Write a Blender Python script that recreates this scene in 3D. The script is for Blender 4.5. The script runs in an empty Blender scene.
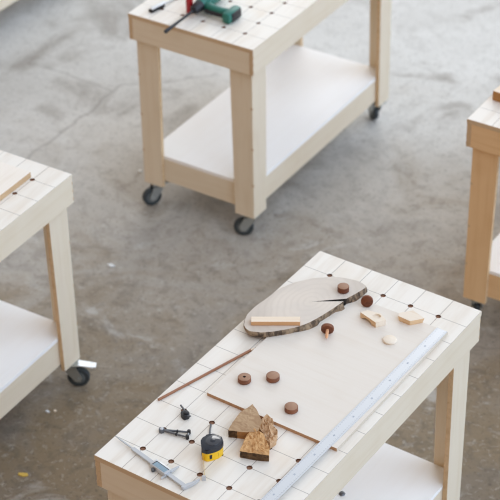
import bpy, bmesh, math, random
from mathutils import Vector, Matrix, noise
random.seed(4)
SC = bpy.context.scene
COL = SC.collection
PI = math.pi
W, L, S = 0.6, 1.196, 0.1          # bench top and its hole grid
ZT = 0.935                         # top of a bench above the floor

# ------------------------------------------------------------------ materials
class NT:
    def __init__(self, m):
        m.use_nodes = True
        self.t = m.node_tree
        self.t.nodes.clear()
        self.out = self.t.nodes.new('ShaderNodeOutputMaterial')
        self.b = self.n('ShaderNodeBsdfPrincipled')
        self.l(self.b.outputs[0], self.out.inputs[0])
    def n(self, kind, **kw):
        o = self.t.nodes.new(kind)
        for k, v in kw.items(): setattr(o, k, v)
        return o
    def l(self, a, b): self.t.links.new(a, b)
    def put(self, sock, v):
        if isinstance(v, bpy.types.NodeSocket): self.l(v, sock)
        else: sock.default_value = v
    def math(self, op, a, b=0.0, c=0.0, clamp=False):
        o = self.n('ShaderNodeMath', operation=op); o.use_clamp = clamp
        self.put(o.inputs[0], a); self.put(o.inputs[1], b)
        if op in ('MULTIPLY_ADD', 'COMPARE', 'SMOOTH_MIN'): self.put(o.inputs[2], c)
        return o.outputs[0]
    def mix(self, f, a, b, mode='MIX'):
        o = self.n('ShaderNodeMix', data_type='RGBA', blend_type=mode)
        self.put(o.inputs[0], f)
        for s, v in ((6, a), (7, b)):
            self.put(o.inputs[s], v if isinstance(v, bpy.types.NodeSocket) else (*v, 1))
        return o.outputs[2]
    def coord(self): return self.n('ShaderNodeTexCoord').outputs['Object']
    def world(self): return self.n('ShaderNodeNewGeometry').outputs['Position']
    def sep(self, v):
        o = self.n('ShaderNodeSeparateXYZ'); self.l(v, o.inputs[0]); return o.outputs
    def mapping(self, v, scale=(1, 1, 1), loc=(0, 0, 0), rot=(0, 0, 0)):
        o = self.n('ShaderNodeMapping'); self.l(v, o.inputs[0])
        o.inputs['Scale'].default_value = scale; o.inputs['Location'].default_value = loc; o.inputs['Rotation'].default_value = rot
        return o.outputs[0]
    def noise(self, v, scale, detail=3, rough=0.5, dist=0.0):
        o = self.n('ShaderNodeTexNoise'); self.l(v, o.inputs['Vector'])
        o.inputs['Scale'].default_value = scale; o.inputs['Detail'].default_value = detail
        o.inputs['Roughness'].default_value = rough; o.inputs['Distortion'].default_value = dist
        return o.outputs['Fac']
    def ramp(self, f, lo, hi):
        o = self.n('ShaderNodeMapRange', interpolation_type='SMOOTHSTEP'); self.put(o.inputs[0], f)
        o.inputs[1].default_value = lo; o.inputs[2].default_value = hi
        return o.outputs[0]
    def bump(self, h, strength, dist=0.002):
        o = self.n('ShaderNodeBump'); self.l(h, o.inputs['Height'])
        o.inputs['Strength'].default_value = strength; o.inputs['Distance'].default_value = dist
        self.l(o.outputs[0], self.b.inputs['Normal'])
    def set(self, color=None, rough=None, metal=None, spec=None, coat=None):
        if color is not None: self.put(self.b.inputs['Base Color'], color if isinstance(color, bpy.types.NodeSocket) else (*color, 1))
        if rough is not None: self.put(self.b.inputs['Roughness'], rough)
        if metal is not None: self.put(self.b.inputs['Metallic'], metal)
        if spec is not None: self.put(self.b.inputs['Specular IOR Level'], spec)
        if coat is not None: self.put(self.b.inputs['Coat Weight'], coat)

def lin(r, g, b):
    f = lambda c: (c / 255 / 12.92) if c / 255 <= .04045 else ((c / 255 + .055) / 1.055) ** 2.4
    return (f(r), f(g), f(b))

M = {}
def mat(name):
    m = bpy.data.materials.new(name); M[name] = m
    return NT(m)

def simple(name, rgb, rough=.5, metal=0, spec=.5, vary=.12, scale=60, coat=0):
    t = mat(name); c = t.coord()
    n = t.noise(c, scale, 3)
    a = tuple(x * (1 - vary) for x in lin(*rgb)); b = tuple(min(1, x * (1 + vary)) for x in lin(*rgb))
    t.set(t.mix(n, a, b), rough, metal, spec, coat)
    return t

def wood(name, rgb, dark, axis=1, grain=1.0, rough=.55, scale=1.0, blotch=.3):
    """long grain along an axis of the object, with faint streaks and blotches"""
    t = mat(name); c = t.coord()
    sc = [38 * scale] * 3; sc[axis] = 2.2 * scale
    n1 = t.noise(t.mapping(c, tuple(sc)), 1.0, 4, .6, .6)
    sc2 = [160 * scale] * 3; sc2[axis] = 6 * scale
    n2 = t.noise(t.mapping(c, tuple(sc2)), 1.0, 2, .5)
    n3 = t.noise(c, 7, 2)
    f = t.math('MULTIPLY_ADD', t.ramp(n1, .42, .75), .6 * grain, t.math('MULTIPLY', t.ramp(n2, .5, .8), .35 * grain), clamp=True)
    f = t.math('MULTIPLY_ADD', t.ramp(n3, .45, .8), blotch, f, clamp=True)
    t.set(t.mix(f, lin(*rgb), lin(*dark)), rough, 0, .3)
    t.bump(n2, .12, .0006)
    return t

BIRCH, BIRCHD = (227, 213, 189), (216, 197, 167)
wood('birch_long', BIRCH, BIRCHD, 1, .6)
wood('birch_short', BIRCH, BIRCHD, 0, .6)
wood('birch_upright', BIRCH, BIRCHD, 2, .6)
for nm, ax_ in (('warm_long', 1), ('warm_short', 0), ('warm_upright', 2)): wood(nm, (232, 196, 150), (216, 174, 124), ax_, .6)
wood('birch_shelf', (250, 248, 244), (246, 242, 236), 1, .6)
wood('ply_edge', (222, 192, 152), (194, 160, 118), 1, 1.0, .7)
wood('sheet_face', (228, 219, 206), (220, 207, 190), 0, .6)
wood('pale_pine', (236, 218, 194), (218, 192, 158), 0, .9)
wood('bar_side', (208, 160, 114), (178, 128, 82), 0, .9)
wood('pale_block', (236, 222, 202), (222, 200, 170), 0, .9)
wood('block_tan', (226, 192, 150), (204, 162, 116), 0, .9)
wood('sheet_edge', (204, 192, 174), (186, 172, 152), 1, .8)
wood('pencil_wood', (156, 110, 82), (132, 82, 54), 0, .9)
wood('walnut', (134, 84, 58), (84, 48, 32), 0, 1.2, .5, 1.4)
wood('walnut_face', (164, 126, 100), (120, 80, 60), 0, 1.2, .5, 1.4)
wood('walnut_deep', (112, 62, 38), (74, 38, 24), 0, 1.2, .45, 1.4)
wood('peg_wood', (226, 170, 128), (196, 132, 90), 0, .8)
wood('oak_board', (238, 228, 214), (226, 212, 192), 1, .8)
wood('oak_board_edge', (196, 164, 126), (164, 130, 94), 1, .8)
wood('block_side', (178, 128, 74), (132, 88, 46), 0, .9)
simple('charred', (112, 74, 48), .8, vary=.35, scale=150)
simple('hole_lit', (150, 108, 82), .8, vary=.35, scale=150)
wood('ply_burnt', (210, 184, 150), (184, 154, 118), 0, 1.0, .7)
simple('scorched', (182, 140, 104), .8, vary=.2, scale=90)
simple('joint', (202, 174, 138), .8, vary=.25, scale=150)
simple('recess_dark', (44, 36, 28), .8, vary=.3, scale=150)  # near black for the split and the drilled hole, their shade painted in
simple('zinc', (176, 180, 178), .35, .8, vary=.08)
simple('zinc_lit', (232, 236, 238), .3, .6, vary=.05)
simple('tyre', (52, 58, 60), .6, vary=.12)
simple('hub', (98, 104, 104), .5, vary=.08)
simple('black_plastic', (28, 29, 32), .45, vary=.15)
simple('navy_plastic', (24, 30, 40), .2, vary=.15)
simple('gloss_dark', (16, 22, 34), .08, vary=.1, coat=1)
simple('yellow_plastic', (232, 184, 20), .38, vary=.06)
simple('yellow_blade', (214, 178, 84), .4, vary=.06)
simple('green_plastic', (30, 106, 92), .36, vary=.14, scale=30)
simple('pale_label', (190, 214, 210), .4, vary=.04)
simple('red_plastic', (168, 28, 34), .4, vary=.08)
simple('white_plastic', (225, 226, 224), .4, vary=.03)
simple('graphite', (38, 34, 32), .5, vary=.1)
simple('dark_steel', (104, 106, 110), .36, .7, vary=.12)
simple('ink', (112, 130, 154), .5, vary=.05)

# brushed steels
for nm, rgb, r in (('ruler_steel', (214, 217, 220), .3), ('steel', (196, 198, 200), .34)):
    t = mat(nm); c = t.coord()
    n = t.noise(t.mapping(c, (400, 8, 8)), 1, 2)
    col = t.mix(n, tuple(x * .94 for x in lin(*rgb)), lin(*rgb))
    if nm == 'ruler_steel':                       # millimetre scale along both long edges
        x, y, z = t.sep(c)
        def ticks(step, wid, x0, x1):
            f = t.math('ABSOLUTE', t.math('SUBTRACT', t.math('FRACT', t.math('DIVIDE', y, step)), .5))
            f = t.math('GREATER_THAN', f, .5 - wid / step / 2)
            ax = t.math('ABSOLUTE', x)
            f = t.math('MULTIPLY', f, t.math('GREATER_THAN', ax, x0))
            return t.math('MULTIPLY', f, t.math('LESS_THAN', ax, x1))
        k = t.math('MAXIMUM', ticks(.01, .0012, .010, .0182), ticks(.005, .0009, .0125, .0182))
        col = t.mix(t.math('MULTIPLY', k, .5), col, lin(70, 84, 104))
    t.set(col, r, .45, .5)

# lcd
t = mat('lcd'); t.set(t.mix(t.noise(t.coord(), 90, 2), lin(118, 142, 156), lin(150, 170, 180)), .15)

# bench top: pale birch ply with an engraved grid that runs through the holes
t = mat('bench_top'); c = t.coord(); x, y, z = t.sep(c)
n1 = t.noise(t.mapping(c, (26, 2.4, 10)), 1, 4, .6, .5)
n2 = t.noise(c, 5, 3)
col = t.mix(t.ramp(n1, .4, .75), lin(236, 229, 217), lin(225, 214, 198))
col = t.mix(t.math('MULTIPLY', t.ramp(n2, .5, .8), .5), col, lin(228, 212, 190))
def grid(v, off):
    f = t.math('FRACT', t.math('DIVIDE', t.math('SUBTRACT', v, off), S))
    f = t.math('ABSOLUTE', t.math('SUBTRACT', f, .5))
    return t.ramp(f, .5 - .0013 / S, .5 - .0006 / S)
g = t.math('MAXIMUM', grid(x, .1), grid(y, .098))
col = t.mix(t.math('MULTIPLY', g, .62), col, lin(92, 78, 68))
t.set(col, .5, 0, .35)
t.bump(t.math('SUBTRACT', 1.0, g), .3, .001)

# wood slice: rings about the pith
t = mat('slice_face'); c = t.coord(); x, y, z = t.sep(c)
dx = t.math('MULTIPLY', x, 1.45); dy = t.math('MULTIPLY', y, 0.95)
r = t.math('SQRT', t.math('ADD', t.math('MULTIPLY', dx, dx), t.math('MULTIPLY', dy, dy)))
wob = t.noise(c, 14, 3)
r = t.math('MULTIPLY_ADD', wob, .045, r)
fr = t.math('FRACT', t.math('MULTIPLY', r, 40))
ring = t.ramp(t.math('ABSOLUTE', t.math('SUBTRACT', fr, .5)), .15, .5)
col = t.mix(t.math('MULTIPLY', ring, .16), lin(220, 208, 193), lin(190, 176, 158))
sap = t.ramp(t.noise(c, 11, 3), .35, .7)
col = t.mix(t.math('MULTIPLY', sap, .5), col, lin(206, 196, 184))
outer = t.ramp(r, .15, .21)
col = t.mix(t.math('MULTIPLY', outer, .4), col, lin(186, 174, 160))
t.set(col, .6, 0, .25)

t = mat('bark'); c = t.coord()
n = t.noise(t.mapping(c, (1, 1, .35)), 70, 4, .65, .6); n2 = t.noise(c, 26, 3)
col = t.mix(t.ramp(n, .38, .62), lin(80, 67, 56), lin(150, 128, 104))
col = t.mix(t.math('MULTIPLY', t.ramp(n2, .52, .68), .75), col, lin(172, 150, 122))
t.set(col, .85, 0, .2); t.bump(n, .6, .004)

t = mat('dark_bark'); c = t.coord()
n = t.noise(c, 60, 4, .65, .6)
t.set(t.mix(t.ramp(n, .35, .7), lin(62, 46, 32), lin(112, 84, 56)), .85, 0, .2); t.bump(n, .6, .004)

def chunk_mat(name, a, b, d, scale):
    t = mat(name); c = t.coord()
    n = t.noise(t.mapping(c, (1, 2.2, 1), rot=(0, 0, .7)), scale, 4, .6, 1.0); n2 = t.noise(c, scale * 2.6, 3)
    col = t.mix(t.ramp(n, .3, .7), lin(*a), lin(*b))
    col = t.mix(t.math('MULTIPLY', t.ramp(n2, .55, .75), .6), col, lin(*d))
    t.set(col, .75, 0, .2); t.bump(n2, .5, .003)
chunk_mat('sawn_chunk', (186, 156, 122), (162, 130, 98), (140, 108, 78), 26)
chunk_mat('split_chunk', (212, 168, 116), (184, 138, 90), (126, 88, 56), 34)
chunk_mat('split_chunk_pale', (212, 178, 140), (182, 144, 106), (124, 90, 64), 60)

# concrete floor
t = mat('concrete'); P = t.world(); x, y, z = t.sep(P)
big = t.noise(P, .75, 4, .55, .4)
mid = t.noise(P, 2.3, 5, .6, .8)
fine = t.noise(P, 14, 5, .65, .6)
grit = t.noise(P, 70, 3, .6)
col = t.mix(t.ramp(big, .3, .7), lin(188, 185, 178), lin(214, 212, 206))
# trodden dirt lies thickest around the near benches
trod = t.math('MULTIPLY_ADD', x, -.572, t.math('MULTIPLY', y, .82))
trod = t.math('MULTIPLY_ADD', t.math('SUBTRACT', mid, .5), 3.2, trod)
dirt = t.math('SUBTRACT', 1.0, t.ramp(trod, .9, 3.7))
col = t.mix(t.math('MULTIPLY', dirt, .96), col, lin(130, 111, 84))
st = t.math('MULTIPLY', t.ramp(mid, .48, .68), .5)
col = t.mix(st, col, lin(112, 100, 86))
pale = t.math('MULTIPLY', t.ramp(t.noise(t.mapping(P, loc=(3.1, 1.7, 0)), 3.1, 5, .65, 1.2), .57, .70), .42)
col = t.mix(pale, col, lin(206, 204, 198))
col = t.mix(t.math('MULTIPLY', t.ramp(fine, .48, .66), t.math('MULTIPLY_ADD', dirt, .36, .12)), col, lin(98, 88, 76))
col = t.mix(t.math('MULTIPLY', t.ramp(t.noise(t.mapping(P, (1, 1.7, 1), rot=(0, 0, .5)), 9, 5, .7, 1.5), .58, .72), .35), col, lin(186, 180, 170))
col = t.mix(t.math('MULTIPLY', t.ramp(grit, .56, .7), .5), col, lin(84, 74, 62))
gr2 = t.noise(t.mapping(P, (1, 1, 1), loc=(7, 2, 0)), 38, 4, .65, .4)
col = t.mix(t.math('MULTIPLY', t.ramp(gr2, .55, .72), .38), col, lin(196, 190, 178))
# hairline cracks
wx = t.math('MULTIPLY_ADD', t.math('SUBTRACT', t.noise(P, 7, 4), .5), .09, x)
wy = t.math('MULTIPLY_ADD', t.math('SUBTRACT', t.noise(t.mapping(P, loc=(5, 3, 0)), 7, 4), .5), .09, y)
def crack(ax, ay, bx, by, wid):
    dx, dy = bx - ax, by - ay; ln = math.hypot(dx, dy)
    px = t.math('SUBTRACT', wx, ax); py = t.math('SUBTRACT', wy, ay)
    s = t.math('ADD', t.math('MULTIPLY', px, dx / ln / ln), t.math('MULTIPLY', py, dy / ln / ln), clamp=True)
    qx = t.math('SUBTRACT', px, t.math('MULTIPLY', s, dx)); qy = t.math('SUBTRACT', py, t.math('MULTIPLY', s, dy))
    d = t.math('SQRT', t.math('ADD', t.math('MULTIPLY', qx, qx), t.math('MULTIPLY', qy, qy)))
    return t.math('SUBTRACT', 1.0, t.ramp(d, wid * .4, wid))
ck = t.math('MAXIMUM', crack(-2.20, 2.20, -2.235, 2.95, .012), crack(-2.235, 2.95, -1.9, 3.3, .009))
ck = t.math('MAXIMUM', ck, crack(-2.75, 2.89, -2.235, 2.9, .008))
ck = t.math('MAXIMUM', ck, crack(-.62, 1.6, .3, 2.2, .007))
col = t.mix(t.math('MULTIPLY', ck, .3), col, lin(104, 96, 88))
t.set(col, t.math('MULTIPLY_ADD', fine, .3, .42), 0, .32)
hh = t.math('MULTIPLY_ADD', fine, .7, t.math('MULTIPLY', grit, .3))
t.bump(hh, .35, .006)

# ------------------------------------------------------------------ mesh helpers
def obj(name, bm, mats, parent=None, smooth=False, loc=None):
    me = bpy.data.meshes.new(name)
    bmesh.ops.recalc_face_normals(bm, faces=bm.faces)
    bm.to_mesh(me); bm.free()
    for m in (mats if isinstance(mats, (list, tuple)) else [mats]): me.materials.append(M[m])
    if smooth:
        me.shade_smooth()
        try: me.set_sharp_from_angle(angle=math.radians(38))
        except Exception: pass
    o = bpy.data.objects.new(name, me); COL.objects.link(o)
    if parent: o.parent = parent
    if loc: o.location = loc
    return o

def empty(name, loc=(0, 0, 0), rz=0):
    o = bpy.data.objects.new(name, None); COL.objects.link(o)
    o.location = loc; o.rotation_euler.z = rz; o.empty_display_size = .05
    return o

def tag(o, label, cat, group=None):
    o['label'] = label; o['category'] = cat
    if group: o['group'] = group
    return o

def copy_tree(o, parent=None):
    c = o.copy(); COL.objects.link(c)
    if parent: c.parent = parent
    for ch in list(o.children): copy_tree(ch, c)
    return c

def box(bm, x0, x1, y0, y1, z0, z1, bev=0.0, mi=0):
    r = bmesh.ops.create_cube(bm, size=1)
    vs = r['verts']
    for v in vs:
        v.co = Vector(((x0 + x1) / 2 + v.co.x * (x1 - x0), (y0 + y1) / 2 + v.co.y * (y1 - y0), (z0 + z1) / 2 + v.co.z * (z1 - z0)))
    fs = {f for v in vs for f in v.link_faces}
    for f in fs: f.material_index = mi
    if bev:
        es = list({e for v in vs for e in v.link_edges})
        rr = bmesh.ops.bevel(bm, geom=es, offset=bev, segments=2, affect='EDGES', profile=.5)
        for f in rr['faces']: f.material_index = mi
    return vs

def prism(bm, pts, z0, z1, mi_top=0, mi_side=0, bev=0.0, bottom=True, taper=1.0):
    n = len(pts)
    cx = sum(p[0] for p in pts) / n; cy = sum(p[1] for p in pts) / n
    a = [bm.verts.new((p[0], p[1], z1)) for p in pts]
    b = [bm.verts.new((cx + (p[0] - cx) * taper, cy + (p[1] - cy) * taper, z0)) for p in pts]
    ft = bm.faces.new(a); ft.material_index = mi_top
    fb = bm.faces.new(list(reversed(b))); fb.material_index = mi_side
    for i in range(n):
        j = (i + 1) % n
        f = bm.faces.new((a[j], a[i], b[i], b[j])); f.material_index = mi_side
    if bev:
        es = [e for e in ft.edges]
        bmesh.ops.bevel(bm, geom=es, offset=bev, segments=2, affect='EDGES', profile=.5)
    return ft

def cyl(bm, p0, p1, r0, r1=None, seg=24, bev=0.0, mi=0, mi_cap=None):
    """solid round bar from p0 to p1"""
    p0, p1 = Vector(p0), Vector(p1); r1 = r0 if r1 is None else r1
    d = (p1 - p0).normalized()
    q = Vector((0, 0, 1)).rotation_difference(d).to_matrix()
    prof = []
    ln = (p1 - p0).length
    if bev: prof = [(r0 - bev, 0), (r0 - bev * .3, bev * .3), (r0, bev), (r1, ln - bev), (r1 - bev * .3, ln - bev * .3), (r1 - bev, ln)]
    else: prof = [(r0, 0), (r1, ln)]
    rings = []
    for r, h in prof:
        rings.append([bm.verts.new(p0 + q @ Vector((r * math.cos(2 * PI * k / seg), r * math.sin(2 * PI * k / seg), h))) for k in range(seg)])
    for A, B in zip(rings, rings[1:]):
        for k in range(seg):
            f = bm.faces.new((A[k], A[(k + 1) % seg], B[(k + 1) % seg], B[k])); f.material_index = mi
    c = mi if mi_cap is None else mi_cap
    f = bm.faces.new(list(reversed(rings[0]))); f.material_index = c
    f = bm.faces.new(rings[-1]); f.material_index = c

def tube(bm, pts, radii, seg=14, flat=1.0, mi=0):
    """round limb through points, radius at each; flat squashes it in z"""
    rings = []
    n = len(pts); P = [Vector(p) for p in pts]
    for i in range(n):
        d = (P[min(i + 1, n - 1)] - P[max(i - 1, 0)]).normalized()
        up = Vector((0, 0, 1)) if abs(d.z) < .9 else Vector((1, 0, 0))
        s = d.cross(up).normalized(); u = s.cross(d)
        rings.append([bm.verts.new(P[i] + s * radii[i] * math.cos(2 * PI * k / seg) + u * radii[i] * flat * math.sin(2 * PI * k / seg)) for k in range(seg)])
    for A, B in zip(rings, rings[1:]):
        for k in range(seg):
            f = bm.faces.new((A[k], A[(k + 1) % seg], B[(k + 1) % seg], B[k])); f.material_index = mi
    f = bm.faces.new(list(reversed(rings[0]))); f.material_index = mi
    f = bm.faces.new(rings[-1]); f.material_index = mi

def smooth_poly(pts, per=5, sharp=()):
    """closed Catmull-Rom through pts; indices in sharp stay corners"""
    out = []; n = len(pts)
    for i in range(n):
        p0, p1, p2, p3 = (Vector(pts[(i + k) % n]) for k in (-1, 0, 1, 2))
        if i in sharp: p0 = p1 * 2 - p2
        if (i + 1) % n in sharp: p3 = p2 * 2 - p1
        for k in range(per):
            s = k / per
            out.append(tuple(.5 * (2 * p1 + (p2 - p0) * s + (2 * p0 - 5 * p1 + 4 * p2 - p3) * s * s + (3 * p1 - p0 - 3 * p2 + p3) * s ** 3)))
    return out

# ------------------------------------------------------------------ floor
bm = bmesh.new()
vs = [bm.verts.new(p) for p in ((-9, -6, 0), (7, -6, 0), (7, 12, 0), (-9, 12, 0))]
bm.faces.new(vs)
fl = obj('floor', bm, 'concrete'); fl['kind'] = 'structure'; fl['label'] = 'worn grey concrete floor with brown stains and pale scuffs'

# ------------------------------------------------------------------ the workbench
TOPT = .018
SK = .1177            # how far the apron reaches below the top face
LEGB = .8175          # leg bottom below the top face
SHT, SHB = .665, .791
D = .0205
def make_top(skip=()):
    """top board with its corner at the origin; skip = (column, row) pairs left undrilled"""
    bm = bmesh.new(); seg = 24; R = .0088
    xs = [0] + [.05 + S * k for k in range(6)] + [W]
    ys = [0] + [.048 + S * k for k in range(12)] + [L]
    z1 = 0; z0 = -TOPT
    def quad(x0, x1, y0, y1):
        for z in (z1, z0):
            bm.faces.new([bm.verts.new(p) for p in ((x0, y0, z), (x1, y0, z), (x1, y1, z), (x0, y1, z))])
    for i in range(len(xs) - 1):
        for j in range(len(ys) - 1):
            if not (1 <= i <= 5 and 1 <= j <= 11) or (i, j) in skip: quad(xs[i], xs[i + 1], ys[j], ys[j + 1]); continue
            cx = .1 + S * (i - 1); cy = .098 + S * (j - 1)
            C_, Q_ = [], []
            for k in range(seg):
                a = 2 * PI * k / seg; c_, s_ = math.cos(a), math.sin(a); m = max(abs(c_), abs(s_))
                C_.append((cx + R * c_, cy + R * s_)); Q_.append((cx + S / 2 * c_ / m, cy + S / 2 * s_ / m))
            for k in range(seg):
                k2 = (k + 1) % seg
                for z in (z1, z0):
                    bm.faces.new([bm.verts.new((*p, z)) for p in (C_[k], Q_[k], Q_[k2], C_[k2])])
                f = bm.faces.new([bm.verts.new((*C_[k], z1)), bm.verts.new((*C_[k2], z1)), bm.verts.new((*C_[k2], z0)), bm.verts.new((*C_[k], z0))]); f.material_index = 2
            # added disc closes the hole; its brown stands in for the lit inside
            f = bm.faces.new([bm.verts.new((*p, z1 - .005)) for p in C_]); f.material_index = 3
    for q_, (a, b) in enumerate((((0, 0), (W, 0)), ((W, 0), (W, L)), ((W, L), (0, L)), ((0, L), (0, 0)))):
        f = bm.faces.new([bm.verts.new((*a, z1)), bm.verts.new((*a, z0)), bm.verts.new((*b, z0)), bm.verts.new((*b, z1))]); f.material_index = 1 if q_ % 2 else 4  # burnt edge on short ends; long edges paler, window light put into the colour
    bmesh.ops.remove_doubles(bm, verts=bm.verts, dist=1e-6)
    return bm
TOPM = ['bench_top', 'birch_long', 'charred', 'hole_lit', 'ply_burnt']
def make_bench():
    """origin on the floor under the bench centre; x across, y along"""
    root = empty('workbench')
    X0, Y0 = -W / 2, -L / 2
    obj('tabletop', make_top(), TOPM, root, loc=(X0, Y0, ZT))
    # apron boards, finger-jointed at the corners
    e = .0012; th = .018; zt, zb = ZT - TOPT - .0008, ZT - SK
    hgt = (zt - zb)
    for sgn in (-1, 1):
        bm = bmesh.new()
        xo = sgn * (W / 2 - e); xi = sgn * (W / 2 - e - th)
        box(bm, min(xo, xi), max(xo, xi), Y0 + e, -Y0 - e, zb, zt, .0008)
        for f in bm.faces:
            if abs(f.normal.y) > .9: f.material_index = 1
        obj('apron', bm, ['birch_long', 'joint'], root)
    for sgn in (-1, 1):
        bm = bmesh.new()
        yo = sgn * (L / 2 - e); yi = sgn * (L / 2 - e - th)
        box(bm, X0 + e + th, -X0 - e - th, min(yo, yi), max(yo, yi), zb, zt, .0008)
        for sx in (-1, 1):                         # the fingers' end grain shows on the long face
            for k in range(3):
                za = zb + hgt * (.10 + .33 * k); zc = za + hgt * .12
                xa = sx * (W / 2 - e + .0004); xb = sx * (W / 2 - e - th)
                ya = yo + sgn * .0003; yb = yo - sgn * .0035
                box(bm, min(xa, xb), max(xa, xb), min(ya, yb), max(ya, yb), za, zc, 0, 1)
        obj('apron', bm, ['birch_short', 'joint'], root)
    # L-shaped legs of two boards
    lw = .107; zl0, zl1 = ZT - LEGB, ZT - TOPT - .001
    for sx in (-1, 1):
        for sy in (-1, 1):
            bm = bmesh.new()
            ox, oy = sx * (W / 2 - D), sy * (L / 2 - D)
            ax, bx = ox, ox - sx * th
            ay, by = oy, oy - sy * lw
            box(bm, min(ax, bx), max(ax, bx), min(ay, by), max(ay, by), zl0, zl1, .0012, 0)
            ax, bx = ox - sx * (th - .0004), ox - sx * lw
            ay, by = oy, oy - sy * th
            box(bm, min(ax, bx), max(ax, bx), min(ay, by), max(ay, by), zl0, zl1, .0012, 0)
            for z in (.20, .42, .66):              # little joint marks at the leg corner
                za = zl0 + (zl1 - zl0) * z
                xa, xb = ox + sx * .0003, ox - sx * .009
                ya, yb = oy + sy * .0003, oy - sy * .004
                box(bm, min(xa, xb), max(xa, xb), min(ya, yb), max(ya, yb), za, za + .010, 0, 1)
            for f in bm.faces:                     # plain sawn edges of the boards
                n = f.normal; c = f.calc_center_median()
                if abs(n.y) > .9 and abs(c.y - (oy - sy * lw)) < .002: f.material_index = 2
                if abs(n.x) > .9 and abs(c.x - (ox - sx * lw)) < .002: f.material_index = 2
            for v in bm.verts:                     # the boards narrow a little towards the floor
                k = (zl1 - v.co.z) / (zl1 - zl0)
                if abs(v.co.y - (oy - sy * lw)) < .003: v.co.y += sy * .012 * k
                if abs(v.co.x - (ox - sx * lw)) < .003: v.co.x += sx * .012 * k
            obj('leg', bm, ['birch_upright', 'joint', 'ply_edge'], root)
    # lower shelf and its rails
    bm = bmesh.new(); i = D + th + .0006
    t0, t1 = ZT - SHT - .016, ZT - SHT
    box(bm, -W / 2 + i, W / 2 - i, -L / 2 + i, L / 2 - i, t0, t1, .0008)
    obj('shelf', bm, 'birch_shelf', root)
    for sgn in (-1, 1):
        bm = bmesh.new(); xo = sgn * (W / 2 - i + .0002); xi = xo - sgn * th
        box(bm, min(xo, xi), max(xo, xi), -L / 2 + i + .0002, L / 2 - i - .0002, ZT - SHB, t0 - .0004, .0008)
        obj('shelf_rail', bm, 'birch_long', root)
    for sgn in (-1, 1):
        bm = bmesh.new(); yo = sgn * (L / 2 - i + .0002); yi = yo - sgn * th
        box(bm, -W / 2 + i + .019, W / 2 - i - .019, min(yo, yi), max(yo, yi), ZT - SHB, t0 - .0004, .0008)
        obj('shelf_rail', bm, 'birch_short', root)
    # casters
    for sx in (-1, 1):
        for sy in (-1, 1):
            k = .042
            make_caster(root, (sx * (W / 2 - D - k), sy * (L / 2 - D - k), ZT - LEGB))
    return root

def make_caster(root, loc):
    """swivel fork trailing along +x, brake pedal above the wheel"""
    zt = loc[2]; R = .0425; tr = .033
    bm = bmesh.new()
    box(bm, -.036, .036, -.036, .036, -.004, -.0005, .001)                    # top plate
    cyl(bm, (0, 0, -.022), (0, 0, -.004), .026, .028, 20, .002)           # swivel head
    zw = -(zt - R)
    for s in (-1, 1):                                                     # fork cheeks
        y0, y1 = (s * .018, s * .0205)
        pr = [(-.022, -.018), (.026, -.018), (tr + .016, zw + .004), (tr + .008, zw - .012), (tr - .010, zw - .012), (-.012, -.042)]
        a = [bm.verts.new((p[0], y0, p[1])) for p in pr]; b = [bm.verts.new((p[0], y1, p[1])) for p in pr]
        bm.faces.new(a); bm.faces.new(list(reversed(b)))
        for i in range(len(pr)): bm.faces.new((a[i], b[i], b[(i + 1) % len(pr)], a[(i + 1) % len(pr)]))
    box(bm, -.022, .026, -.0205, .0205, -.024, -.018)
    cyl(bm, (tr, -.0235, zw), (tr, .0235, zw), .006, seg=12)
    c = obj('caster', bm, 'zinc', root, loc=loc)
    bm = bmesh.new()
    prof = [(.010, -.013), (.024, -.0125), (.026, -.012), (R - .003, -.012), (R, -.008), (R, .008), (R - .003, .012), (.026, .012), (.024, .0125), (.010, .013)]
    seg = 32; rings = []
    for r, h in prof: rings.append([bm.verts.new((tr + r * math.cos(2 * PI * k / seg), h, zw + r * math.sin(2 * PI * k / seg))) for k in range(seg)])
    for i, (A, B) in enumerate(zip(rings, rings[1:])):
        for k in range(seg):
            f = bm.faces.new((A[k], A[(k + 1) % seg], B[(k + 1) % seg], B[k])); f.material_index = 1 if i in (0, 1, 7, 8) else 0
    f = bm.faces.new(rings[0]); f.material_index = 1; f = bm.faces.new(rings[-1]); f.material_index = 1
    obj('wheel', bm, ['tyre', 'hub'], c, smooth=True)
    bm = bmesh.new()
    vs = box(bm, .026, .092, -.017, .017, -.014, -.009, .0015)
    box(bm, .082, .104, -.015, .015, -.016, -.008, .002)
    bmesh.ops.rotate(bm, cent=(.026, 0, -.012), matrix=Matrix.Rotation(math.radians(10), 3, 'Y'), verts=bm.verts)
    obj('brake_pedal', bm, 'zinc_lit', c)  # paler than the fork: the window's reflection is put into the zinc colour
    return c

bench = make_bench()
def set_casters(b, angs):
    cs = [c for c in b.children if c.name.startswith('caster')]
    for c, a in zip(sorted(cs, key=lambda c: (c.location.x, c.location.y)), angs): c.rotation_euler.z = math.radians(a)
def nudge(b):
    c = sorted([c for c in b.children if c.name.startswith('caster')], key=lambda c: (c.location.x, c.location.y))[-1]
    c.location.x += .013; c.location.y += .008
places = [  # x, y, turn, caster headings (left near, left far, right near, right far), label
    (.300, .598, 0.0, (30, 200, -60, 75), 'near plywood workbench with tools and walnut discs spread over its top'),
    (-1.261, 2.784, .030, (-125, 100, 205, 140), 'plywood workbench in the background with a green power tool on top'),
    (-1.249, .504, .046, (10, 80, 150, 30), 'plywood workbench at the left edge with a pale board lying on it'),
    (.283, 2.800, .034, (110, 20, 70, 10), 'plywood workbench at the right edge with a thick wooden block on its corner'),
    (-3.305, 3.10, .02, (40, 70, 120, 20), 'blurred pale workbench rail cut off by the top-left corner of the photo'),
]
benches = []
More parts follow.
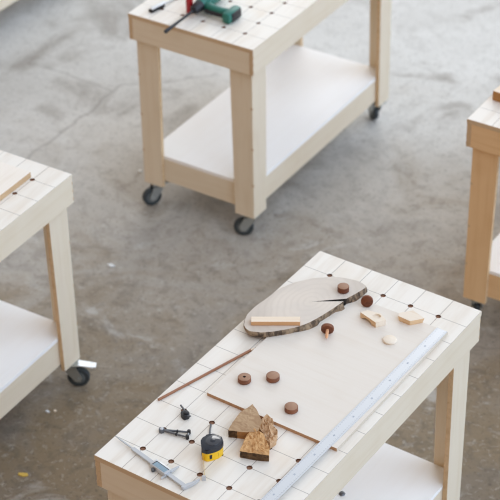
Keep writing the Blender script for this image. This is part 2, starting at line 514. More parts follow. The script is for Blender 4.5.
for i, (x, y, a, ca, lab) in enumerate(places):
    b = bench if i == 0 else copy_tree(bench)
    b.location = (x, y, 0); b.rotation_euler.z = a
    set_casters(b, ca); tag(b, lab, 'workbench', 'wheeled plywood workbenches'); benches.append(b)
nudge(benches[2])
warm = {'birch_long': 'warm_long', 'birch_short': 'warm_short', 'birch_upright': 'warm_upright'}
for c in benches[3].children:                  # this bench is cut from a warmer, browner sheet of ply
    for sl_ in c.material_slots:
        if sl_.material and sl_.material.name in warm:
            k = warm[sl_.material.name]; sl_.link = 'OBJECT'; sl_.material = M[k]
old = [c for c in benches[0].children if c.name.startswith('tabletop')][0]
alt = obj('tabletop', make_top({(1, r) for r in range(4, 11)}), TOPM); old.data = alt.data; bpy.data.objects.remove(alt)
for i, b in enumerate(benches):                 # only some casters carry a foot brake
    for c in [c for c in b.children if c.name.startswith('caster')]:
        if not (i == 2 and c.location.x > 0 and c.location.y > 0):
            for g in list(c.children):
                if g.name.startswith('brake'): bpy.data.objects.remove(g)
bm = bmesh.new(); cyl(bm, (0, 0, -.001), (0, 0, .006), .011, .009, 16, .002); cyl(bm, (0, 0, .0055), (0, 0, .0075), .005, .005, 8)
bl = obj('bolt_head', bm, 'dark_steel', benches[0], smooth=True); bl.location = (.305 - .3, .86 - .598, ZT - SHT + .001); bl['label'] = 'dark bolt head on the lower shelf'

def on(b, x, y, z=0):
    """a point in a bench's own corner coordinates -> world"""
    px, py, a = places[b][0], places[b][1], places[b][2]
    dx, dy = x - W / 2, y - L / 2
    return Vector((px + math.cos(a) * dx - math.sin(a) * dy, py + math.sin(a) * dx + math.cos(a) * dy, ZT + z))

# ------------------------------------------------------------------ things on the near bench (its corner is the world's origin)
ST = .012
bm = bmesh.new(); box(bm, 0, .4515, 0, .643, 0, ST, .0006)
for f in bm.faces:
    if f.normal.y < -.5: f.material_index = 1
    if f.normal.x > .5: f.material_index = 2
sh = obj('plywood_sheet', bm, ['sheet_face', 'scorched', 'sheet_edge'], loc=(.1185, .389, ZT + .0002))
tag(sh, 'thin pale plywood sheet with a scorched brown edge under the discs and ruler', 'sheet')
bm = bmesh.new()

# wood slice with a radial split
SLT = .021
top = [(0.0492, 0.6897), (0.0337, 0.7096), (0.0202, 0.7432), (0.0176, 0.7967), (0.0235, 0.844), (0.0289, 0.904), (0.0471, 0.957), (0.0676, 0.9895), (0.0884, 1.0159), (0.1428, 1.0608), (0.1952, 1.0788), (0.2316, 1.0801), (0.2516, 1.0696), (0.2503, 1.0434), (0.2346, 0.9833), (0.1513, 0.9108), (0.2335, 0.966), (0.2209, 0.8877), (0.1991, 0.807), (0.1653, 0.7525), (0.114, 0.7004), (0.0734, 0.6815)]
pith = (.150, .908)
sp = smooth_poly([(a - pith[0], b - pith[1]) for a, b in top], 6, (14, 15, 16))
random.seed(9)
wob = [1 + .012 * (noise.noise(Vector((p[0] * 60, p[1] * 60, 0)))) for p in sp]
sp = [(p[0] * w, p[1] * w) for p, w in zip(sp, wob)]
bm = bmesh.new(); n = len(sp); rows = []
for z, k in ((SLT, 1.0), (SLT - .002, 1.008), (SLT * .66, 1.012), (SLT * .33, 1.004), (0.0, .985)):
    r = []
    for i, p in enumerate(sp):
        near = math.hypot(*p) < .085 or 6 * 14 <= i <= 6 * 16
        kk = 1.0 if near else k + (.012 * noise.noise(Vector((p[0] * 45, p[1] * 45, z * 60))) if z < SLT - .003 else 0)
        if z < SLT * .9 and p[0] > .03 and not near: kk += (.040 + .12 * min(1, max(0, (p[1] + .21) / .12))) * (1 - .75 * min(1, max(0, (p[1] - .09) / .06))) * (1 - z / SLT) * min(1, (p[0] - .03) / .04)   # bark flares out at this side
        r.append(bm.verts.new((p[0] * kk, p[1] * kk, z)))
    rows.append(r)
f = bm.faces.new(rows[0]); f.material_index = 0
f = bm.faces.new(list(reversed(rows[-1]))); f.material_index = 1
for A, B in zip(rows, rows[1:]):
    for i in range(n):
        j = (i + 1) % n
        f = bm.faces.new((A[j], A[i], B[i], B[j])); f.material_index = 2 if 6 * 14 <= i < 6 * 16 else 1  # split walls take the painted dark
bmesh.ops.triangulate(bm, faces=[f for f in bm.faces if len(f.verts) > 4])
sl = obj('wood_slice', bm, ['slice_face', 'bark', 'recess_dark'], loc=(pith[0], pith[1], ZT + ST + .0004))
tag(sl, 'large oval tree slice with dark bark and a deep radial split', 'wood slice')

# pale bar lying on the slice
def stick(name, p0, p1, w, h, z, mats, label, cat, bev=.0008):
    p0, p1 = Vector((*p0, 0)), Vector((*p1, 0)); d = p1 - p0
    bm = bmesh.new(); box(bm, -d.length / 2, d.length / 2, -w / 2, w / 2, 0, h, bev)
    if len(mats) > 1:
        for f in bm.faces:
            if f.normal.z < .5: f.material_index = 1
    o = obj(name, bm, mats); c = (p0 + p1) / 2
    o.location = (c.x, c.y, ZT + z); o.rotation_euler.z = math.atan2(d.y, d.x)
    return tag(o, label, cat)
ZSL = ST + SLT + .0008
stick('wooden_bar', (.0545, .716), (.181, .798), .0265, .015, ZSL, ['pale_pine', 'bar_side'], 'short pale rectangular wooden bar lying on the near end of the tree slice', 'wooden bar')

# walnut discs
def disc(x, y, z, label, r=.0200, h=.0172, hole=False, rot=0, mats=('walnut_face', 'walnut'), name='wooden_disc', group='small walnut discs', cat='wooden disc'):
    bm = bmesh.new(); seg = 40; be = .002
    prof = [(r - be, 0), (r, be), (r, h - be), (r - be * .35, h - be * .35), (r - be, h)]
    if hole: prof += [(.0042, h), (.0040, h - .009)]
    rings = [[bm.verts.new((a * math.cos(2 * PI * k / seg), a * math.sin(2 * PI * k / seg), b)) for k in range(seg)] for a, b in prof]
    for i, (A, B) in enumerate(zip(rings, rings[1:])):
        for k in range(seg):
            f = bm.faces.new((A[k], A[(k + 1) % seg], B[(k + 1) % seg], B[k])); f.material_index = 0 if i >= 3 else 1
            if i >= 5: f.material_index = 2
    f = bm.faces.new(list(reversed(rings[0]))); f.material_index = 1
    f = bm.faces.new(rings[-1]); f.material_index = 2 if hole else 0
    o = obj(name, bm, [mats[0], mats[1], 'recess_dark'], smooth=True)
    o.location = (x, y, ZT + z); o.rotation_euler.z = rot
    return tag(o, label, cat, group)
disc(.1812, .4932, ST + .0004, 'walnut disc with a small hole drilled in its centre', hole=True, rot=.4)
disc(.2475, .5465, ST + .0004, 'walnut disc without a hole, the farther of two side by side on the sheet', rot=1.2)
disc(.3708, .4575, ST + .0004, 'walnut disc lying alone on the sheet between the wood chunks and the ruler', rot=2.1)
disc(.2046, 1.0114, ZSL, 'dark walnut disc with a pale top, resting on the tree slice', r=.0185, h=.020, rot=.9, mats=('walnut_face', 'walnut_deep'))
disc(.4437, .8955, ST + .0004, 'flat pale unstained wooden disc beside the ruler', r=.0212, h=.0075, mats=('pale_block', 'pale_block'), group=None, cat='wooden disc')

# wooden spinning tops lying on their sides
def top_toy(x, y, z, head, up, r, h, ln, label, mats):
    """disc with a peg; head = direction the peg points (degrees), up = its slope"""
    root = empty('spinning_top', (x, y, ZT + z))
    bm = bmesh.new(); cyl(bm, (0, 0, 0), (h, 0, 0), r, r, 36, .0022, 0, 1)  # flat faces get the deeper walnut, their shade put into the colour
    d = obj('disc', bm, list(mats), root, smooth=True)
    bm = bmesh.new(); cyl(bm, (h - .001, 0, 0), (h + ln - .006, 0, 0), .0048, .0048, 16); cyl(bm, (h + ln - .0062, 0, 0), (h + ln, 0, 0), .0048, .002, 16)
    p = obj('peg', bm, 'peg_wood', root, smooth=True); p['label'] = 'paler peg'
    root.rotation_euler = (0, math.radians(-up), math.radians(head))
    return tag(root, label, 'spinning top', 'walnut spinning tops')
a = math.radians(21)
top_toy(.2615, .829, ST + .0194, -62, -10, .0200, .012, .034, 'walnut spinning top on its side near the slice, pale peg pointing to the ruler', ('walnut', 'walnut_deep'))
top_toy(.2950, 1.0060, ST + .0200, 118, -20, .0192, .011, .036, 'walnut top by the split end of the slice, dark round face to viewer', ('walnut', 'walnut_deep'))

# pale offcut blocks
def poly_block(name, pts, z0, h, mats, label, cat, bev=.0008, taper=1.0, rec=None):
    cx = sum(p[0] for p in pts) / len(pts); cy = sum(p[1] for p in pts) / len(pts)
    bm = bmesh.new(); prism(bm, [(p[0] - cx, p[1] - cy) for p in pts], 0, h, 0, 1, bev, taper=taper)
    o = obj(name, bm, mats, loc=(cx, cy, ZT + z0))
    return tag(o, label, cat)
# block with round recess on top and an arch cut from its long side
def recess_block():
    out = [(.3069, .9472), (.3206, .9690), (.3640, .9765), (.3940, .9560), (.3745, .9276)]
    cx, cy = .352, .955; h = .0205
    bm = bmesh.new(); seg = 30; rr = .0132; rc = (.3600 - cx, .9570 - cy)
    P2 = [(p[0] - cx, p[1] - cy) for p in out]
    # long near side carries the arch: split it into a strip of columns
    A, B = Vector((*P2[0], 0)), Vector((*P2[4], 0))
    cols = [A.lerp(B, k / 12) for k in range(13)]
    arch = [0] * 13
    for k in range(13):
        s = (k / 12 - .45) / .30
        arch[k] = .0115 * math.sqrt(max(0, 1 - s * s)) if abs(s) < 1 else 0
    ring = [Vector((rc[0] + rr * math.cos(2 * PI * k / seg), rc[1] + rr * math.sin(2 * PI * k / seg), 0)) for k in range(seg)]
    loop = cols + [Vector((*P2[3], 0)), Vector((*P2[2], 0)), Vector((*P2[1], 0))]
    ov = [bm.verts.new((p.x, p.y, h)) for p in loop]; iv = [bm.verts.new((p.x, p.y, h)) for p in ring]
    eo = [bm.edges.new((ov[i], ov[(i + 1) % len(ov)])) for i in range(len(ov))]
    ei = [bm.edges.new((iv[i], iv[(i + 1) % seg])) for i in range(seg)]
    bmesh.ops.triangle_fill(bm, use_beauty=True, edges=eo + ei)
    for f in list(bm.faces):
        c = f.calc_center_median()
        if (c.x - rc[0]) ** 2 + (c.y - rc[1]) ** 2 < (rr * .95) ** 2 and all(v in iv for v in f.verts): bm.faces.remove(f)
    lv = [bm.verts.new((p.x, p.y, h - .006)) for p in ring]
    for k in range(seg): bm.faces.new((iv[k], iv[(k + 1) % seg], lv[(k + 1) % seg], lv[k]))
    bm.faces.new(lv)
    low = [bm.verts.new((p.x, p.y, arch[i] if i < 13 else 0)) for i, p in enumerate(loop)]
    for i in range(len(loop)):
        j = (i + 1) % len(loop); f = bm.faces.new((ov[i], low[i], low[j], ov[j])); f.material_index = 1 if i < 12 else 0
    # the arch tunnels in a little way
    dn = Vector((-(B - A).y, (B - A).x, 0)).normalized() * .014
    deep = [bm.verts.new((p.x + dn.x, p.y + dn.y, arch[i])) for i, p in enumerate(cols)]
    for i in range(12):
        f = bm.faces.new((low[i], deep[i], deep[i + 1], low[i + 1])); f.material_index = 1
    f = bm.faces.new(deep); f.material_index = 1
    o = obj('wooden_block', bm, ['pale_block', 'block_tan'], loc=(cx, cy, ZT + ST + .0004))
    tag(o, 'pale offcut block with a round recess on top and an arch cut from its side', 'wooden block')
recess_block()
poly_block('wooden_block', [(.4129, .9966), (.4087, 1.0134), (.4379, 1.0471), (.4872, 1.0305), (.4574, .9935)], ST + .0004, .019, ['pale_block', 'block_tan'], 'pale diamond-shaped offcut block beside the far end of the ruler', 'wooden block', taper=.9)

# chunks of split log
def chunk(name, topo, boto, z0, z1, mats, label, bark_ids, rough_top, seed, side_mi=1, tilt=None):
    """irregular wedge of log: outline at top and bottom, roughened; bark on some sides"""
    cx = sum(p[0] for p in topo) / len(topo); cy = sum(p[1] for p in topo) / len(topo)
    bm = bmesh.new(); n = len(topo); per = 5
    def dens(o):
        r = []
        for i in range(n):
            a, b = Vector(o[i]), Vector(o[(i + 1) % n])
            for k in range(per): r.append(a.lerp(b, k / per))
        return r
    T, B = dens(topo), dens(boto); m = len(T); rows = []
    for q in range(5):
        s = q / 4; row = []
        for i in range(m):
            p = T[i].lerp(B[i], s); z = z1 + (z0 - z1) * s
            if tilt and s < 1: z += (1 - s) * (tilt[0] * (p.x - cx) + tilt[1] * (p.y - cy))
            nv = noise.noise_vector(Vector((p.x * 90 + seed, p.y * 90, z * 90)))
            amp = .0022 if 0 < q < 4 else .0012
            row.append(bm.verts.new((p.x - cx + nv.x * amp, p.y - cy + nv.y * amp, z + (nv.z * amp if q < 4 else 0))))
        rows.append(row)
    for A, Bq in zip(rows, rows[1:]):
        for i in range(m):
            j = (i + 1) % m; f = bm.faces.new((A[i], Bq[i], Bq[j], A[j])); f.material_index = 2 if (i // per) in bark_ids else side_mi
    # top: concentric rings down to the middle
    prev = rows[0]
    zc = z1
    for q in range(1, 6):
        s = 1 - q / 6; row = []
        for i in range(m):
            v = rows[0][i].co; x, y = v.x * s, v.y * s
            z = zc + (v.z - zc) * s
            z += rough_top * noise.fractal(Vector((x * 70 + seed, y * 70 + seed, 0)), 1.0, 2.0, 4) if q else 0
            row.append(bm.verts.new((x, y, z)))
        for i in range(m):
            j = (i + 1) % m; bm.faces.new((prev[i], prev[j], row[j], row[i]))
        prev = row
    bm.faces.new(prev); bm.faces.new(list(reversed(rows[-1])))
    o = obj(name, bm, mats, loc=(cx, cy, ZT))
    return tag(o, label, 'wood chunk', 'split log chunks')
topA = [(.2778, .2688), (.2673, .3142), (.2618, .3529), (.272, .4023), (.3029, .3851), (.3398, .3511), (.3521, .3122), (.3282, .2914), (.3019, .2794)]
chunk('wood_chunk', topA, [(a * .985 + .003, b * .985 + .006) for a, b in topA], .0005, .029, ['sawn_chunk', 'block_side', 'dark_bark'], 'smooth-sawn brown wedge of log with bark along its left end, back one of the pile', (0, 1, 8), .0008, 3.3)
topB = [(.3551, .2145), (.3331, .2843), (.334, .3186), (.3689, .3129), (.4212, .2704), (.4353, .2443), (.3976, .2297)]
botB = [(.3551, .2185), (.3450, .2750), (.352, .3000), (.3689, .3029), (.4152, .2704), (.4313, .2483), (.3976, .2317)]
chunk('wood_chunk', topB, botB, .0005, .028, ['split_chunk', 'split_chunk', 'dark_bark'], 'rough orange-brown log chunk with dark bark edge at the front of the pile', (5, 6), .010, 8.1)
topC = [(a - .012, b + .006) for a, b in [(.3560, .3240), (.3400, .3640), (.3400, .3880), (.3530, .3830), (.3660, .3800), (.3840, .3560), (.4060, .3450), (.4220, .3120), (.4180, .2880), (.3960, .2960), (.3760, .3140)]]
chunk('wood_chunk', topC, [(a * .97 + .012, b * .97 + .010) for a, b in topC], .0005, .024, ['split_chunk_pale', 'split_chunk_pale', 'dark_bark'], 'jagged splintered chunk of log half hidden at the right of the pile', (), .016, 15.7)

# pencil
p0, p1 = Vector((.0115, .2915, 0)), Vector((.1075, .634, 0)); d = (p1 - p0); ln = d.length
pen = empty('pencil', (p0.x, p0.y, ZT + .0042)); pen.rotation_euler.z = math.atan2(d.y, d.x)
bm = bmesh.new(); cyl(bm, (0, 0, 0), (ln, 0, 0), .0042, .0042, 6); obj('shaft', bm, 'pencil_wood', pen)
bm = bmesh.new(); cyl(bm, (ln, 0, 0), (ln + .016, 0, -.001), .0042, .0018, 12); o = obj('tip', bm, 'pale_pine', pen)
bm = bmesh.new(); cyl(bm, (ln + .016, 0, -.001), (ln + .026, 0, -.0022), .0018, .0006, 10); o = obj('lead', bm, 'graphite', pen); o['label'] = 'dark pencil lead'
tag(pen, 'long brown wooden pencil lying along the left edge of the near workbench', 'pencil')

# steel ruler
RL = 1.0; ra = -.0265
rul = empty('steel_ruler', (.5505, 1.0305, ZT + ST + .0004)); rul.rotation_euler.z = ra * 1.0
bm = bmesh.new(); box(bm, -.0187, .0187, -RL, 0, 0, .0014, .0003); obj('blade', bm, 'ruler_steel', rul)
for k in range(1, 10):
    cu = bpy.data.curves.new('numeral', 'FONT'); cu.body = str(k * 10); cu.size = .0078; cu.align_x = 'CENTER'; cu.align_y = 'CENTER'; cu.extrude = .00008
    to = bpy.data.objects.new('numeral', cu); COL.objects.link(to)
    bpy.context.view_layer.update()
    me = bpy.data.meshes.new_from_object(to.evaluated_get(bpy.context.evaluated_depsgraph_get()))
    bpy.data.objects.remove(to); bpy.data.curves.remove(cu)
    me.materials.clear(); me.materials.append(M['ink'])
    o = bpy.data.objects.new('numeral', me); COL.objects.link(o); o.parent = rul
    o.location = (0, -RL + .1 * k, .00148); o.rotation_euler.z = PI / 2
tag(rul, 'long steel ruler lying along the right side of the near workbench', 'ruler')

# tape measure lying on its side
tp = empty('tape_measure', (.278, .189, ZT + .0004))
o0 = [(.2463, .183), (.2709, .1509), (.2887, .155), (.3060, .1839), (.3020, .2100), (.2756, .2226), (.2518, .2071)]
po = smooth_poly([(a - .278, b - .189) for a, b in o0], 5, (1,))
bm = bmesh.new(); prism(bm, po, 0, .032, 0, 0, .001); obj('case', bm, 'yellow_plastic', tp, smooth=True)
bm = bmesh.new(); prism(bm, [(a * 1.04, b * 1.04) for a, b in po], .0290, .045, 0, 0, .005); 
bumper = obj('bumper', bm, 'navy_plastic', tp, smooth=True)
bm = bmesh.new(); prism(bm, [(a * 1.05 + .001, b * 1.05) for a, b in po if a < -.016], 0, .030, 0, 0); o = obj('bumper', bm, 'navy_plastic', tp)
bm = bmesh.new(); cyl(bm, (.001, .004, .0448), (.001, .004, .0462), .021, .020, 32, .0006); obj('side_disc', bm, 'gloss_dark', tp, smooth=True)
bm = bmesh.new(); cyl(bm, (.001, .004, .0460), (.001, .004, .0470), .008, .007, 24, .0004); obj('hub_cap', bm, 'navy_plastic', tp, smooth=True)
v0, v1 = Vector((.2890, .1560)), Vector((.3045, .1850)); q = (v1 - v0).normalized(); nn = Vector((q.y, -q.x))
bm = bmesh.new(); c0 = (v0 + v1) / 2 + nn * .0002
for s in (-.0075, .0075): pass
vsb = []
for dz in (.008, .022):
    for s in (-.009, .009):
        vsb.append((c0 + q * s * 1.5 + nn * .0022 - Vector((.278, .189)), dz))
a = [bm.verts.new((*vsb[i][0], vsb[i][1])) for i in (0, 1, 3, 2)]; b = [bm.verts.new((vsb[i][0].x - nn.x * .004, vsb[i][0].y - nn.y * .004, vsb[i][1])) for i in (0, 1, 3, 2)]
bm.faces.new(a); bm.faces.new(list(reversed(b)))
for i in range(4): bm.faces.new((a[i], a[(i + 1) % 4], b[(i + 1) % 4], b[i]))
obj('label_patch', bm, 'black_plastic', tp)
b0, b1 = Vector((.268, .160)) - Vector((.278, .189)), Vector((.325, .0855)) - Vector((.278, .189)); dd = (b1 - b0)
bm = bmesh.new(); box(bm, 0, dd.length, -.0006, .0006, .002, .016); bl = obj('tape_blade', bm, 'yellow_blade', tp, loc=(b0.x, b0.y, 0)); bl.rotation_euler.z = math.atan2(dd.y, dd.x)
bm = bmesh.new(); box(bm, dd.length - .001, dd.length + .001, -.007, .004, .000, .018); hk = obj('hook', bm, 'steel', bl)
bm = bmesh.new(); tube(bm, [(-.046, .052, .004), (-.050, .058, .003), (-.0625, .078, .003), (-.074, .0985, .003)], [.003, .0026, .0024, .0026], 8); obj('strap', bm, 'dark_steel', tp)
tag(tp, 'small yellow and black tape measure with its blade pulled out a little', 'tape measure')

# digital caliper
A0, A1 = Vector((.0906, .0735)), Vector((.2985, .0290)); ax = (A1 - A0).normalized(); BL = (A1 - A0).length
cal = empty('caliper', (A0.x, A0.y, ZT + .0004)); cal.rotation_euler.z = math.atan2(ax.y, ax.x)
iv = Matrix.Rotation(-cal.rotation_euler.z, 3, 'Z')
def cl(x, y): v = iv @ Vector((x - A0.x, y - A0.y, 0)); return (v.x, v.y)
bm = bmesh.new(); box(bm, -.010, BL + .004, -.0064, .0064, .004, .010, .0006); obj('beam', bm, 'steel', cal)
bm = bmesh.new(); prism(bm, [(-.012, .0022), (-.060, .002), (-.086, -.0002), (-.060, -.0022), (-.012, -.0022)], .005, .0085); obj('depth_rod', bm, 'steel', cal)
sx0, sx1 = cl(.176, .066)[0], cl(.233, .058)[0]
bm = bmesh.new(); box(bm, sx0 - .006, sx1, -.013, .014, .000, .0165, .002); sl_ = obj('display_unit', bm, 'steel', cal, smooth=True)
bm = bmesh.new(); box(bm, sx0 + .004, sx1 - .006, -.010, .006, .0160, .0172, .0003); obj('screen', bm, 'lcd', sl_)
bm = bmesh.new(); box(bm, sx0 + .001, sx1 - .004, .0062, .0082, .0160, .0170); box(bm, sx0 + .001, sx0 + .0035, -.011, .007, .0160, .0170); obj('screen_frame', bm, 'black_plastic', sl_)
bm = bmesh.new(); prism(bm, [(sx1 - .010, .010), (sx1 + .002, .010), (sx1 + .000, .022), (sx1 - .002, .044), (sx1 - .004, .044), (sx1 - .008, .022)], .004, .010); obj('sliding_jaw', bm, 'steel', cal)
bm = bmesh.new(); prism(bm, [(sx1 - .006, -.010), (sx1 + .001, -.010), (sx1, -.026), (sx1 - .002, -.026)], .004, .009); obj('inner_jaw', bm, 'steel', cal)
jw = [(BL - .004, -.011), (BL + .004, -.009), (BL + .0085, .006), (BL + .0105, .026), (BL + .0085, .046), (BL + .006, .046), (BL + .0040, .026), (BL - .003, .008)]
bm = bmesh.new(); prism(bm, smooth_poly(jw, 3), .002, .0115, 0, 0, .0008); obj('fixed_jaw', bm, 'steel', cal)
bm = bmesh.new(); cyl(bm, (sx0 + .012, -.017, .001), (sx0 + .012, -.017, .010), .0055, .0055, 16, .0008); obj('thumb_wheel', bm, 'dark_steel', cal)
tag(cal, 'silver digital caliper with a grey display near the front corner of the workbench', 'caliper')

# drawing compass, folded
H0 = Vector((.1025, .1850)); E1 = Vector((.1735, .2215)); E2 = Vector((.1825, .2010))
com = empty('drawing_compass', (H0.x, H0.y, ZT + .0004))
def cp(v, z): return (v.x - H0.x, v.y - H0.y, z)
bm = bmesh.new(); cyl(bm, cp(H0, .0006), cp(H0, .012), .0085, .0085, 24, .001); obj('hinge', bm, 'dark_steel', com, smooth=True)
bm = bmesh.new(); cyl(bm, cp(H0, .0118), cp(H0, .0135), .0055, .005, 20, .0004); obj('hinge_cap', bm, 'steel', com, smooth=True)
for E_, w in ((E1, .0034), (E2, .0032)):
    m_ = H0.lerp(E_, .55)
    bm = bmesh.new(); tube(bm, [cp(H0, .0065), cp(H0.lerp(E_, .2), .007), cp(m_, .0068), cp(E_, .0062)], [w, w * 1.15, w, w * .8], 10); lg = obj('leg', bm, 'dark_steel', com, smooth=True)
    bm = bmesh.new(); cyl(bm, cp(m_, .0068), cp(m_.lerp(E_, .12), .0068), .0050, .0050, 14, .0006); obj('collar', bm, 'black_plastic', lg, smooth=True)
    bm = bmesh.new(); cyl(bm, cp(E_, .001), cp(E_, .0135), .0052, .0052, 14, .0008); obj('clamp_screw', bm, 'black_plastic', lg, smooth=True)
e3 = E1.lerp(E2, .5)
bm = bmesh.new(); cyl(bm, cp(E1, .0065), cp(E2, .0065), .0022, .0022, 10); obj('cross_bar', bm, 'steel', com, smooth=True)
tag(com, 'folded grey metal drawing compass lying beside the tape measure', 'compass')

# small black clamp with a metal pin
kn = empty('clamp', (.120, .276, ZT + .0004)); kn.rotation_euler.z = -.35
bm = bmesh.new(); prism(bm, smooth_poly([(-.011, -.008), (.010, -.011), (.014, .000), (.009, .010), (-.010, .010)], 4), 0, .016, 0, 0, .002); obj('body', bm, 'black_plastic', kn, smooth=True)
bm = bmesh.new(); cyl(bm, (-.040, .012, .011), (.004, .004, .013), .0030, .0030, 12, .0006); obj('pin', bm, 'dark_steel', kn, smooth=True)
bm = bmesh.new(); cyl(bm, (.004, .002, .015), (.004, .002, .021), .0085, .0075, 18, .001); obj('screw_knob', bm, 'black_plastic', kn, smooth=True)
bm = bmesh.new(); prism(bm, [(.009, .002), (.021, .007), (.022, .003), (.010, -.004)], .012, .0155); obj('wing', bm, 'dark_steel', kn)
tag(kn, 'small black screw clamp with a thin metal pin behind the compass', 'clamp')

# ------------------------------------------------------------------ things on the other benches
def thing_on(b, name, x, y, z, turn=0):
    o = empty(name, on(b, x, y, z)); o.rotation_euler.z = places[b][2] + turn
    return o
# left bench: pale board
bm = bmesh.new(); box(bm, -.40, 0, -.62, 0, 0, .0235, .0012)
for f in bm.faces:
    if abs(f.normal.z) < .5: f.material_index = 1
o = obj('wooden_board', bm, ['oak_board', 'oak_board_edge']); o.location = on(2, .4885, 1.107, .0004); o.rotation_euler.z = places[2][2]
tag(o, 'pale flat board lying on the workbench at the left edge', 'board')
# right bench: block
bm = bmesh.new(); box(bm, 0, .26, 0, .115, 0, .040, .002)
for f in bm.faces:
    if f.normal.z < .5: f.material_index = 1
o = obj('wooden_block', bm, ['pale_pine', 'block_side']); o.location = on(3, .0195, .1675, .0004); o.rotation_euler.z = places[3][2] - .10
tag(o, 'thick brown wooden block on the corner of the workbench at the right edge', 'wooden block')

# background bench: green power tool with a long black bit
tl = thing_on(1, 'power_tool', .254, .08, .0006)
bm = bmesh.new(); tube(bm, [(0, .060, .036), (0, .085, .036), (0, .16, .037), (0, .22, .037), (0, .235, .036)], [.022, .031, .033, .031, .022], 20); obj('body', bm, 'green_plastic', tl, smooth=True)
bm = bmesh.new(); prism(bm, smooth_poly([(.006, .100), (.028, .095), (.028, .180), (.006, .185)], 3), .060, .0705, 0, 0, .002); o = obj('label_patch', bm, 'pale_label', tl); o['label'] = 'pale panel'
bm = bmesh.new(); tube(bm, [(.000, .020, .034), (.000, .028, .034), (.000, .052, .035), (.000, .066, .036)], [.014, .020, .023, .025], 20); obj('chuck', bm, 'black_plastic', tl, smooth=True)
bm = bmesh.new(); tube(bm, [(0, .022, .034), (-.001, -.07, .031), (-.002, -.12, .029), (-.003, -.172, .027), (-.003, -.178, .027)], [.0062, .0056, .0068, .0082, .004], 12); obj('drill_bit', bm, 'black_plastic', tl, smooth=True)
bm = bmesh.new(); tube(bm, [(.018, .090, .036), (.050, .075, .034), (.10, .074, .032), (.130, .080, .028)], [.022, .018, .018, .022], 18, .95); hd = obj('handle', bm, 'green_plastic', tl, smooth=True)
bm = bmesh.new(); box(bm, .030, .120, .050, .064, .016, .034, .005); obj('grip', bm, 'black_plastic', hd, smooth=True)
bm = bmesh.new(); box(bm, .122, .162, .034, .132, .002, .050, .014); obj('battery', bm, 'green_plastic', tl, smooth=True)
bm = bmesh.new(); box(bm, .158, .166, .055, .120, .008, .044, .003); obj('battery_clip', bm, 'black_plastic', tl, smooth=True)
tag(tl, 'green and black power tool lying on the background workbench, long black bit over the edge', 'power tool')
rc = thing_on(1, 'red_canister', .214, .132, .0004)
bm = bmesh.new(); cyl(bm, (0, 0, 0), (0, 0, .115), .0145, .0145, 28, .003); obj('body', bm, 'red_plastic', rc, smooth=True)
bm = bmesh.new(); cyl(bm, (0, 0, .1145), (0, 0, .140), .0125, .011, 24, .002); obj('cap', bm, 'black_plastic', rc, smooth=True)
tag(rc, 'red plastic cylinder standing behind the black bit on the background workbench', 'canister')
sd = thing_on(1, 'screwdriver', .0775, .048, .0004, -.17)
bm = bmesh.new(); box(bm, -.011, .011, 0, .075, 0, .013, .003); h_ = obj('handle', bm, 'black_plastic', sd, smooth=True)
bm = bmesh.new(); box(bm, -.0085, .0085, .004, .086, .0128, .0185, .002); o = obj('handle_inlay', bm, 'white_plastic', h_, smooth=True); o['label'] = 'white handle inlay'
bm = bmesh.new(); cyl(bm, (0, .07, .0075), (0, .245, .004), .0032, .0028, 12); obj('shaft', bm, 'steel', sd, smooth=True)
tag(sd, 'black and white handled screwdriver near the left corner of the background workbench', 'screwdriver')

# ------------------------------------------------------------------ litter on the floor
def chip(x, y, sx, sy, h, rot, m, label, seed):
    random.seed(seed); pts = []
    for k in range(7):
        a = 2 * PI * k / 7 + random.uniform(-.3, .3); r = random.uniform(.75, 1.1)
        pts.append((sx * r * math.cos(a), sy * r * math.sin(a)))
    bm = bmesh.new(); prism(bm, pts, 0, h, 0, 0, h * .25)
    o = obj('wood_chip', bm, m, loc=(x, y, .0003)); o.rotation_euler.z = rot
    return tag(o, label, 'wood chip', 'wood chips on the floor')
chip(-1.369, 1.751, .017, .010, .006, .5, 'white_plastic', 'pale chip lying alone on open floor between left and background workbenches', 1)
chip(-.996, .885, .009, .007, .006, .2, 'white_plastic', 'tiny white chip on the floor below the left workbench rail', 2)
chip(-.975, .905, .006, .006, .004, .2, 'pale_pine', 'tiny tan chip on the floor close to the caster of the left workbench', 6)
chip(-.8484, .5689, .022, .011, .004, .5, 'yellow_blade', 'yellowish wood shaving on the floor near the bottom left corner', 3)
chip(-1.7009, 2.3902, .010, .009, .008, .3, 'white_plastic', 'white chip on the floor just left of the background workbench leg', 4)

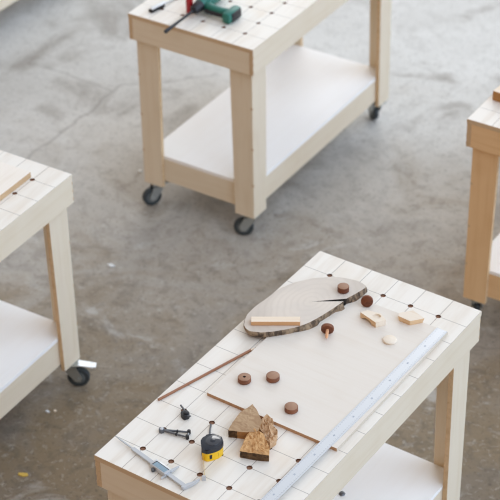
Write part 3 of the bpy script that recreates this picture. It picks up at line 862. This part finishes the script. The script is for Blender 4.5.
# ------------------------------------------------------------------ light: a big daylit workshop, tall windows to the right and behind
w = bpy.data.worlds.new('daylight'); SC.world = w; w.use_nodes = True
nt = w.node_tree; nt.nodes.clear()
out = nt.nodes.new('ShaderNodeOutputWorld'); bg = nt.nodes.new('ShaderNodeBackground'); nt.links.new(bg.outputs[0], out.inputs[0])
tc = nt.nodes.new('ShaderNodeTexCoord')
def dotp(v, lo, hi):
    d = nt.nodes.new('ShaderNodeVectorMath'); d.operation = 'DOT_PRODUCT'; nt.links.new(tc.outputs['Generated'], d.inputs[0])
    d.inputs[1].default_value = Vector(v).normalized()
    m = nt.nodes.new('ShaderNodeMapRange'); m.interpolation_type = 'SMOOTHSTEP'; nt.links.new(d.outputs['Value'], m.inputs[0])
    m.inputs[1].default_value = lo; m.inputs[2].default_value = hi
    return m.outputs[0]
def mixc(f, a, b, mode='MIX'):
    o = nt.nodes.new('ShaderNodeMix'); o.data_type = 'RGBA'; o.blend_type = mode
    for s, v in ((0, f), (6, a), (7, b)):
        if isinstance(v, bpy.types.NodeSocket): nt.links.new(v, o.inputs[s])
        else: o.inputs[s].default_value = v if s == 0 else (*v, 1)
    return o.outputs[2]
# overhead daylight; a dim warm interior on the near side; tall cool windows to the right; a paler wall behind
c = mixc(dotp((-.25, -1, .05), -.35, .6), (.82, .80, .77), (.60, .29, .06))
c = mixc(dotp((0, 0, 1), .30, .95), c, (1.0, 1.03, 1.08))
c = mixc(dotp((-.62, .74, .36), .5, .95), c, (1.08, 1.11, 1.16))
c = mixc(dotp((.90, .12, .42), .50, .90), c, (2.28, 2.76, 3.5))
nt.links.new(c, bg.inputs[0]); bg.inputs[1].default_value = .74
ld = bpy.data.lights.new('back_window', 'AREA'); ld.shape = 'RECTANGLE'; ld.size = 5; ld.size_y = 3; ld.energy = 170; ld.color = (1.0, .99, .97)
lo = bpy.data.objects.new('back_window', ld); COL.objects.link(lo); lo.location = (-3.2, 8.6, 4.6); lo.rotation_euler = (Vector((-.8, 2.0, .5)) - Vector(lo.location)).to_track_quat('-Z', 'Y').to_euler()

# ------------------------------------------------------------------ camera
Rm = ((0.8265, 0.5627, -0.0158), (-0.3145, 0.4849, 0.8161), (-0.4668, 0.6695, -0.5777))
r_, u_, f_ = (Vector(v).normalized() for v in Rm)
r_ = f_.cross(u_).normalized(); u_ = r_.cross(f_).normalized()
cam = bpy.data.cameras.new('camera'); co = bpy.data.objects.new('camera', cam); COL.objects.link(co)
m = Matrix((r_, u_, -f_)).transposed().to_4x4(); m.translation = Vector((2.590, -2.9231, 3.4477 + ZT)); co.matrix_world = m
cam.sensor_width = 36; cam.lens = 36 * 1814.25 / 500; cam.shift_x = .0013; cam.shift_y = .0006
cam.dof.use_dof = True; cam.dof.focus_distance = 5.30; cam.dof.aperture_fstop = 4.5
SC.camera = co
SC.view_settings.view_transform = 'Standard'; SC.view_settings.look = 'None'
SC.view_settings.exposure = 0.0; SC.view_settings.gamma = 1.0; SC.view_settings.use_curve_mapping = False
SC.cycles.max_bounces = 8
SC.cycles.filter_width = 1.15
